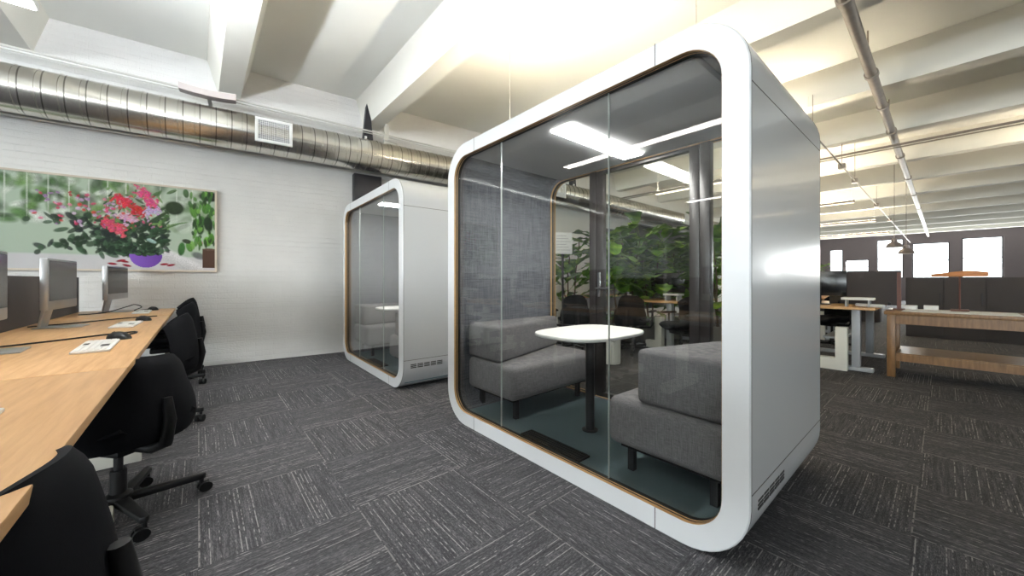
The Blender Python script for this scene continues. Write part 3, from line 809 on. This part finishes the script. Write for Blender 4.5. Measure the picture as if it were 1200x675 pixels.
# ------------------------------------------------------------------ desks and plants behind the booths
def standing_desk(x, y, length, lab, side=1):
    r = empty('standing_desk', (x, y, 0), 0, lab, 'desk', 'height adjustable desks behind the booths')
    m = MB(); m.box(0, length, -.40, .40, .765, .795, .003); m.build('desktop', M['oak_x'], r)
    for xx in (.10, length-.2):
        m = MB(); m.box(xx, xx+.10, -.26, -.18, .05, .765, .004); m.box(xx, xx+.09, -.38, .36, .0, .05, .01); m.build('leg', M['leg_grey'], r)
    m = MB(); m.prism([(-.155, 0), (.12, 0), (.12, .15), (-.04, .15), (-.04, .54), (-.155, .54)], -.01, .09, .004, 2, axis='x'); m.build('cable_spine', M['leg_white'], r)
    m = MB(); m.box(.25, length-.2, -.10, .12, .36, .385, .004); m.build('cable_tray', M['leg_grey'], r)
    return r
def desk_screen(x, y, w, h, z0, lab, rz=0):
    r = empty('desktop_monitor', (x, y, z0), rz, lab, 'monitor', 'black monitors behind the booths')
    m = MB(); m.box(-.018, .018, -w/2, w/2, .12, .12+h, .006); m.build('display_case', M['screen'], r)
    m = MB(); m.box(-.06, .06, -.11, .11, 0, .012, .004); m.tube([(-.02, 0, .01), (-.03, 0, .3)], .018, 10); m.build('stand', M['black'], r)
    return r
def partition(x, y, w, z0, h, lab):
    r = empty('desk_divider', (x, y, z0), 0, lab, 'divider', 'dark desk dividers')
    m = MB(); m.box(-.015, .015, -w/2, w/2, 0, h, .006); m.build('panel', M['divider'], r)
    m = MB()
    for s in (-1, 1): m.box(-.03, .03, s*w*.35-.015, s*w*.35+.015, -.0, .04, .004)
    m.build('foot_clamp', M['black'], r); return r
D1 = standing_desk(6.12, .93, 1.6, 'oak topped standing desk right of the foreground booth, next to the wooden workbench')
D2 = standing_desk(5.62, 3.07, 1.6, 'oak topped standing desk seen through the booth, in front of the plants')
desk_screen(6.6, 1.12, .56, .34, .796, 'black monitor on the desk right of the foreground booth')
desk_screen(6.3, 3.16, .60, .34, .796, 'black monitor on the desk seen through the booth')
partition(7.0, .72, .72, .796, .46, 'dark grey divider on the desk right of the foreground booth')
partition(7.05, 3.07, .75, .796, .34, 'dark divider on the desk seen through the booth')
def riser(x, y, w, lab):
    r = empty('monitor_riser', (x, y, .7955), 0, lab, 'riser', 'pale monitor risers')
    m = MB(); m.box(-.1, .1, -w/2, w/2, .085, .115, .004); m.build('shelf', M['paper'], r)
    m = MB()
    for s in (-1, 1): m.box(-.08, .08, s*w*.35-.008, s*w*.35+.008, 0, .085)
    m.build('feet', M['leg_grey'], r, 0); return r
riser(6.32, .70, .30, 'pale riser shelf on the desk right of the foreground booth')
riser(5.9, 2.86, .26, 'pale riser shelf on the desk seen through the booth')
arm_chair = make_chair(True, .9)
arm_chair.location = (7.98, 1.2, 0); arm_chair.rotation_euler = (0, 0, 2.6)
tag(arm_chair, 'black armchair on castors behind the desk right of the foreground booth', 'chair', 'black armchairs behind the booths')
for (px, Z, rz, lab) in ((798, 5.2, 2.6, 'black armchair at the right end of the desk seen through the booth'),
                         (672, 5.9, .9, 'black armchair in front of the pale wall, seen through the left of booth'),
                         (742, 5.75, .25, 'black armchair drawn up to the desk seen through the middle of the booth')):
    s = (px-600)/FPX; x = Z*(math.cos(YAW)*s+math.sin(YAW)); y = Z*(-math.sin(YAW)*s+math.cos(YAW))
    copy_tree(arm_chair, None, (x, y, 0), rz, lab)
copy_tree(arm_chair, None, (7.4, -1.85, 0), 2.7, 'black armchair near the right edge beyond the wooden workbench')
# desk for the chair by the pale wall
standing_desk(6.1, 5.05, 1.5, 'oak topped standing desk along the pale wall at the far left of the plants')
standing_desk(8.9, 1.6, 1.6, 'oak topped standing desk behind the dark divider, further back')
standing_desk(11.5, 3.3, 1.6, 'oak topped standing desk far back towards the windows')

# ribbed bin
r = empty('ribbed_bin', (4.28, 2.93, 0), 0, 'small white ribbed bin on the carpet behind the foreground booth', 'bin')
m = MB(); m.lathe([(.105, 0), (.115, .01), (.118, .33), (.112, .33), (.10, .02)], 48, rib=-.05); m.build('ribbed_wall', M['white'], r, 20)
m = MB(); m.lathe([(.118, .325), (.122, .33), (.118, .336), (.108, .336), (.106, .325)], 32); m.build('rim', M['white'], r)

def fig(px, Z, H, lab, seed, n=64, spread=.48, low=.55):
    rs = random.Random(seed); s = (px-600)/FPX
    x = Z*(math.cos(YAW)*s+math.sin(YAW)); y = Z*(-math.sin(YAW)*s+math.cos(YAW))
    r = empty('fiddle_leaf_fig', (x, y, 0), 0, lab, 'plant', 'leafy potted figs behind the booths')
    m = MB(); m.lathe([(.15, 0), (.17, .02), (.205, .38), (.21, .40), (.19, .40), (.185, .35)], 24); m.build('pot', M['terra'], r)
    m = MB(); m.lathe([(.182, .345), (.182, .355)], 20); m.build('soil', M['soil'], r)
    tr = []
    m = MB()
    for k in range(3):
        a = rs.random()*6.28; pts = [(0+.03*math.cos(a), .03*math.sin(a), .34)]
        for q in range(1, 6):
            t = q/5; pts.append((math.cos(a)*(.03+.18*t)+rs.uniform(-.03, .03), math.sin(a)*(.03+.18*t)+rs.uniform(-.03, .03), .35+(H-.5)*t))
        m.tube(pts, [.017-.002*q for q in range(6)], 7); tr.append(pts)
    m.build('trunk', M['bark'], r)
    m = MB()
    for k in range(n):
        pts = tr[rs.randrange(3)]; t = low+(1-low)*rs.random()**.8 if rs.random() < .85 else rs.random()
        f = t*5; i = min(int(f), 4); p = Vector(pts[i]).lerp(Vector(pts[i+1]), f-i)
        a = rs.random()*6.28; L = rs.uniform(.24, .40); wd = L*.40; el = rs.uniform(-.3, .9)
        d = Vector((math.cos(a)*math.cos(el), math.sin(a)*math.cos(el), math.sin(el)))
        sd = d.cross(Vector((0, 0, 1))).normalized(); up = sd.cross(d)
        st = p+d*rs.uniform(.06, spread*.5); vs = []; fs = []
        prof = [(0, .04), (.12, .38), (.3, .62), (.5, .72), (.72, 1.0), (.88, .82), (.97, .4), (1, .05)]
        for (tt, w_) in prof:
            droop = -.30*L*tt*tt; c = st+d*(L*tt)+up*droop*1.0; wv = wd*w_
            for q in (-1, -.5, 0, .5, 1): vs.append(c+sd*(wv*q)+up*(.22*wv*abs(q)+.012*math.sin(tt*14+q*3)))
        for i2 in range(len(prof)-1):
            for q in range(4): b0 = i2*5+q; fs.append((b0, b0+1, b0+6, b0+5))
        m.add(vs, fs); m.tube([p, st+d*.01], .004, 5)
    m.build('foliage', M['leaf'], r, 60)
    return r
figs = [(667, 6.9, 2.0, 'leafy fig in front of the pale wall, leftmost plant seen through the booth', 1, 46, .30, .25),
        (716, 6.4, 2.0, 'tall fig just right of the booth door post, reaching up to the duct', 2, 80, .6, .3),
        (737, 6.9, 2.08, 'second fig from the booth door post, behind the desk', 3, 95, .75, .35),
        (762, 6.9, 1.98, 'bushy fig in the middle of the plant row behind the monitor', 4, 100, .8, .35),
        (787, 7.2, 1.95, 'fig right of the black monitor, left of the right booth door post', 5, 95, .75, .35),
        (809, 7.6, 1.9, 'fig just left of the right booth door post', 6, 80, .7, .3),
        (843, 5.9, 2.15, 'fig right of the right booth door post, partly hidden by the white frame', 8, 80, .6, .2)]
for f in figs: fig(*f)
# small plant on top of the divider
# pale sign on the post
r = empty('wall_notice', (0, 0, 0), 0, 'white notice board among the leaves, left side seen through the booth', 'sign')
s = (660-600)/FPX; Zs = 5.2; r.location = (Zs*(math.cos(YAW)*s+math.sin(YAW)), Zs*(-math.sin(YAW)*s+math.cos(YAW)), 0)
r.rotation_euler = (0, 0, -.55)
m = MB(); m.box(-.13, .13, -.012, .012, 1.50, 1.80, .004); m.build('board', M['paper'], r)
m = MB(); m.box(-.012, .012, .0125, .036, 0.02, 1.78); m.box(-.15, .15, -.1, .1, 0, .02, .004); m.build('stand', M['black_metal'], r, 0)
m = MB()
for k in range(6): m.box(-.10, .10-.03*(k % 3), -.0135, -.0121, 1.55+k*.04, 1.557+k*.04)
m.build('printed_lines', M['leg_grey'], r, 0)

# dark columns / door openings on the pale far wall
m = MB(); m.box(-.12, .12, -.12, 0, 0, 2.81, .006); o = m.build('steel_column', M['steel_dark']); o.location = (7.9, yb2, 0)
tag(o, 'dark steel column on the pale wall behind the leftmost fig', 'column')
m = MB(); m.box(-.55, .55, -.10, 0, 0, 2.5, .006); o = m.build('door_1', plain('door_grey', (86, 84, 84), .5)); o.location = (8.75, yb2, 0); o['kind'] = 'structure'

r = empty('dark_backdrop', (11.6, yb2, 0), 0, 'dark backdrop board added behind the row of figs, seen through the booth', 'wall panel')  # made-up board, added to darken the pale wall behind the leaves
m = MB(); m.box(-2.2, 2.2, -.05, 0, .3, 2.75, .006); m.build('backdrop_board', plain('backdrop_dark', (46, 48, 46), .9), r)
m = MB(); m.box(-2.22, 2.22, -.06, -.0505, 2.75, 2.78); m.box(-2.22, 2.22, -.06, -.0505, .27, .3); m.build('edge_rail', M['steel_dark'], r, 0)
# ------------------------------------------------------------------ workbench on the right
r = empty('wooden_workbench', (6.17, .43, 0), 0, 'pine workbench with lower rail right of the standing desk', 'workbench')
m = MB(); m.box(0, .75, -1.75, .03, .725, .765, .003); m.build('bench_top', M['pine'], r)
m = MB(); m.box(.02, .06, -1.7, 0, .62, .724); m.box(.69, .73, -1.7, 0, .62, .724); m.build('apron', M['pine'], r, 0)
for (x, y) in ((.0, -.03), (.66, -.03), (0, -1.70), (.66, -1.70)):
    m = MB(); m.box(x, x+.07, y-.035, y+.035, 0, .724, .004); m.build('leg', M['pine'], r)
m = MB(); m.box(.02, .06, -1.66, -.065, .19, .27); m.box(.67, .71, -1.66, -.065, .19, .27); m.build('stretcher', M['pine'], r, 0)
m = MB(); m.box(.02, .71, -1.62, -.07, .271, .285); m.build('lower_shelf', M['pine'], r, 0)
def item(name, mb, mat, loc, lab, cat, group=None):
    o = mb.build(name, mat); o.location = loc; return tag(o, lab, cat, group)
m = MB(); m.box(-.28, .28, -.42, .42, 0, .004); item('paper_sheet', m, M['paper'], (6.5, -.1, .7655), 'large white paper sheet lying on the wooden workbench', 'paper')
m = MB(); m.tube([(-.1, -.12, .022), (.1, .14, .022)], .021, 14); item('paper_roll', m, M['paper'], (6.28, .58, .7955), 'rolled white paper on the corner of the standing desk', 'paper roll')
m = MB(); m.box(-.06, .06, -.07, .07, 0, .05, .004); item('parts_box', m, M['paper'], (6.75, .28, .7657), 'small white box on the workbench, left of the wood lamp', 'box', 'small white boxes on the workbench')
m = MB(); m.box(-.06, .06, -.06, .06, 0, .05, .004); item('parts_box', m, M['paper'], (6.8, .10, .7697), 'small white box on the workbench nearest the wood lamp', 'box', 'small white boxes on the workbench')
t_ = empty('wooden_lamp', (6.72, -.12, .7697), 0, 'orange wooden lamp with long shade standing on the workbench', 'lamp')
m = MB(); m.box(-.07, .07, -.07, .07, 0, .02, .004); m.build('base', M['redbrown'], t_)
m = MB(); m.tube([(0, 0, .02), (0, 0, .40)], .008, 8); m.build('pole', M['redbrown'], t_)
m = MB(); m.prism([(-.20, .40), (.22, .40), (.22, .43), (-.06, .47), (-.20, .45)], -.09, .09, .006, 2, axis='x'); m.build('lamp_shade', M['lampwood'], t_)
m = MB(); m.box(-.018, .018, -.018, .018, 0, .46); m.box(-.05, .05, -.05, .05, 0, .012); item('upright_post', m, M['redbrown'], (6.62, .36, .7655), 'thin red brown upright post on the left end of the workbench', 'post')
# tool storage wall beyond: dark cabinets under the windows
for k, (x, y, w, h, lab) in enumerate(((9.6, -.25, 1.5, 1.18, 'dark low cabinet behind the wooden workbench, right of the divider'), (12.5, 1.9, 1.6, 1.2, 'dark cabinet far back beneath the tall bright window'), (9.2, 2.3, 1.2, 1.25, 'dark cabinet behind the monitor, beside the foreground booth edge'))):
    r = empty('storage_cabinet', (x+1.3, y, 0), 0, lab, 'cabinet')
    m = MB(); m.box(0, .45, -w/2, w/2, 0, h, .006); m.build('carcass', M['divider'], r)
    for q in range(3):
        m = MB(); a = -w/2+w*q/3; m.box(-.018, -.001, a+.006, a+w/3-.006, .06, h-.03, .003); d_ = m.build('door', M['divider'], r)
        m = MB(); m.box(-.035, -.0185, a+.04, a+.055, h*.55, h*.75, .002); m.build('handle', M['black_metal'], d_)
# trailing plant on the cabinet
r = empty('trailing_plant', (10.6, 2.02, 1.2505), 0, 'small trailing green plant on top of the dark cabinet by the booth edge', 'plant')
m = MB(); m.lathe([(.05, 0), (.07, .09), (.06, .09)], 16); m.build('pot', M['terra'], r)
m = MB(); rs = random.Random(5)
for k in range(26):
    a = rs.random()*6.28; q = Vector((math.cos(a)*.16*rs.random(), -.35+.7*rs.random(), .06+.18*rs.random())); L = .09; d = Vector((math.cos(a), math.sin(a), .3)).normalized(); sd = d.cross(Vector((0, 0, 1))).normalized()
    m.add([q, q+d*L*.5+sd*.035, q+d*L, q+d*L*.5-sd*.035, q+d*L*.5+Vector((0, 0, .01))], [(0, 1, 4), (1, 2, 4), (2, 3, 4), (3, 0, 4)]); m.tube([(0, 0, .08), tuple(q)], .004, 4)
m.build('foliage', M['leaf'], r, 0)

# ------------------------------------------------------------------ ceiling services on the right
m = MB(); m.tube([(-2, .54, 3.5), (29.9, .54, 3.5)], .05, 14)
pp = m.build('sprinkler_pipe', M['pipe']); relocate(pp, (5, .54, 3.5)); tag(pp, 'thick brown sprinkler pipe under the ceiling at upper right', 'pipe')
for x in (4.15, 5.9, 7.1, 8.4, 10.2, 12.5, 15, 18):
    m = MB(); m.tube([(x-5-.035, 0, 0), (x-5+.035, 0, 0)], .064, 14); m.build('coupling', M['pipe'], pp)
for x in (4.15, 5.9, 8.4, 12.5):
    m = MB(); m.tube([(x-5, .03, .05), (x-5, .03, .515)], .008, 6); m.build('hanger_rod', M['pipe'], pp)
m = MB(); m.tube([(3.2, 1.2, 3.2), (29.9, 1.2, 3.2)], .012, 8)
cp = m.build('lighting_conduit', M['pipe']); relocate(cp, (6, 1.2, 3.2)); tag(cp, 'thin lighting conduit under the ceiling right of the foreground booth', 'pipe')
m = MB()
for x in (6.6, 8.9, 10.4, 14.2, 18): m.box(x-6-.06, x-6+.06, -.05, .05, -.05, .04, .004); m.tube([(x-6, 0, .04), (x-6, 0, .81)], .005, 6)
m.build('junction_box', M['pipe'], cp, 0)
m = MB(); m.tube([(9.0, 6, 3.42), (9.0, -6, 3.42)], .02, 8); m.tube([(9.1, 6, 3.40), (9.1, -6, 3.40)], .012, 8)
o = m.build('cross_conduit', M['pipe']); relocate(o, (9, 1, 3.42)); tag(o, 'thin pair of conduits crossing the ceiling beyond the booth', 'pipe')
pend = None
for (x, y0, y1, lab) in ((6.6, 1.2, 3.55, 'linear pendant light nearest beyond the foreground booth'), (2.95, 1.2, 3.55, 'linear pendant light just above the back of the foreground booth'), (10.4, 1.2, 3.55, 'linear pendant light second from the foreground booth, above the far desks'),
                         (14.2, 1.2, 3.55, 'linear pendant light third from the foreground booth'), (18.0, 1.2, 3.55, 'linear pendant light farthest from the foreground booth'),
                         (10.4, -3.6, -1.25, 'linear pendant light over the distant booth')):
    if pend is None:
        pend = empty('pendant_light', (x, y0, 2.75), 0, lab, 'lamp', 'linear pendant lights')
        L = y1-y0
        m = MB(); m.box(-.05, .05, 0, L, 0, .05, .006); m.build('housing', plain('pendant_housing', (150, 140, 126), .5), pend)
        m = MB(); m.box(-.042, .042, .02, L-.02, -.006, -.0005); m.build('diffuser', M['light_down'], pend, 0)
        m = MB(); m.box(-.042, .042, .02, L-.02, .0498, .0506); m.build('uplight_strip', M['light_room'], pend, 0)
        for q in (.05, L-.05):
            m = MB(); m.tube([(0, q, .056), (0, q, 1.27)], .0025, 6); m.build('suspension_wire', M['pipe_white'], pend)
    else: copy_tree(pend, None, (x, y0, 2.75), None, lab)
pend2 = None
for (x, y0, lab) in ((-.8, 1.25, 'white linear lamp over the middle oak desk'), (-4.5, 1.2, 'white linear lamp over the open floor left of the oak desks')):
    if pend2 is None:
        pend2 = empty('pendant_lamp', (x, y0, 2.75), 0, lab, 'lamp', 'white linear lamps')
        L = 2.3; m = MB(); m.box(-.07, .07, 0, L, 0, .05, .006); m.build('housing', M['white'], pend2)
        m = MB(); m.box(-.062, .062, .02, L-.02, -.006, -.0005); m.build('diffuser', M['light_down_bright'], pend2, 0)
        m = MB(); m.box(-.062, .062, .02, L-.02, .0498, .0506); m.build('uplight_strip', M['light_room_left'], pend2, 0)
        for q in (.05, L-.05):
            m = MB(); m.tube([(0, q, .056), (0, q, 1.27)], .0025, 6); m.build('suspension_wire', M['pipe_white'], pend2)
    else: copy_tree(pend2, None, (x, y0, 2.75), None, lab)
dome = None
for (px, Z, zb, lab) in ((1048, 9.0, 1.93, 'silver dome pendant lamp in front of the bright window, higher of the two'), (1062, 9.6, 1.82, 'silver dome pendant lamp in front of the bright window, lower of the two')):
    s = (px-600)/FPX; x = Z*(math.cos(YAW)*s+math.sin(YAW)); y = Z*(-math.sin(YAW)*s+math.cos(YAW))
    if dome is None:
        dome = empty('dome_lamp', (x, y, zb), 0, lab, 'lamp', 'silver dome pendant lamps')
        m = MB(); m.lathe([(.16, 0), (.155, .02), (.12, .09), (.06, .13), (.055, .20), (.03, .22), (.028, .215), (.05, .19), (.055, .125), (.115, .085), (.152, .015)], 28); m.build('lamp_shade', plain('dome_metal', (150, 140, 140), .3, .7), dome)
        m = MB(); m.tube([(0, 0, .22), (0, 0, 4.01-1.93)], .006, 6); m.build('cord', M['pipe'], dome)
        m = MB(); m.lathe([(.01, .14), (.03, .10), (.035, .06), (.02, .03)], 14); m.build('bulb', M['white'], dome)
    else:
        c = copy_tree(dome, None, (x, y, zb), None, lab); c.scale = (1, 1, (4.01-zb)/(4.01-1.93))
# projector-like white unit hung at the far end
r = empty('air_unit', (12.6, 3.05, 2.42), .1, 'white ceiling hung air unit far back beside the booth edge', 'air unit')
m = MB(); m.prism([(-.5, 0), (.5, 0), (.5, .28), (.1, .42), (-.5, .42)], -.35, .35, .01, 2, axis='x'); m.build('casing', M['white'], r)
m = MB(); m.box(-.36, -.351, -.4, .1, .08, .24); m.build('grille', M['leg_grey'], r, 0)
m = MB()
for s in (-1, 1): m.tube([(0, s*.4, .2), (0, s*.4, 1.59)], .01, 6)
m.build('hanger_rod', M['pipe'], r)

# ------------------------------------------------------------------ light: daylight through the windows, lamps
def area(name, loc, rot, sx, sy, power, rgb):
    l = bpy.data.lights.new(name, 'AREA'); l.shape = 'RECTANGLE'; l.size = sx; l.size_y = sy; l.energy = power; l.color = rgb
    o = bpy.data.objects.new(name, l); COL.objects.link(o); o.location = loc; o.rotation_euler = rot; return o
for w in near:   # daylight, wall behind the oak desks
    area('window_daylight', (XA-.3, (w[0]+w[1])/2, (w[2]+w[3])/2), (0, -PI/2, 0), w[3]-w[2], w[1]-w[0], 200, (.93, .97, 1))
for w in side:
    area('window_daylight', ((w[0]+w[1])/2, YB-.3, (w[2]+w[3])/2), (PI/2, 0, 0), w[1]-w[0], w[3]-w[2], 70, (.95, .97, 1))
for w in far:
    area('window_daylight', (XB+.35, (w[0]+w[1])/2, (w[2]+w[3])/2), (0, PI/2, 0), w[3]-w[2], w[1]-w[0], 120, (1, .98, .95))
wd = bpy.data.worlds.new('sky'); SC.world = wd; wd.use_nodes = True
bg = wd.node_tree.nodes['Background']; bg.inputs[0].default_value = (.92, .97, 1, 1); bg.inputs[1].default_value = 3.0

# ------------------------------------------------------------------ camera and view
cam = bpy.data.cameras.new('camera'); cam.sensor_width = 36; cam.lens = 36*FPX/1200; cam.shift_y = -(337.5-HY)/1200
cam.clip_start = .05
co = bpy.data.objects.new('camera', cam); COL.objects.link(co); co.location = (0, 0, CH); co.rotation_euler = (PI/2, 0, -YAW)
SC.camera = co
vs_ = SC.view_settings; SC.display_settings.display_device = 'sRGB'
vs_.view_transform = 'Standard'; vs_.look = 'None'; vs_.gamma = 1; vs_.use_curve_mapping = False; vs_.exposure = 1.05
cy = SC.cycles; cy.use_denoising = True; cy.max_bounces = 12; cy.transparent_max_bounces = 16; cy.diffuse_bounces = 6; cy.glossy_bounces = 6
cy.sample_clamp_indirect = 6; cy.caustics_reflective = False; cy.caustics_refractive = False
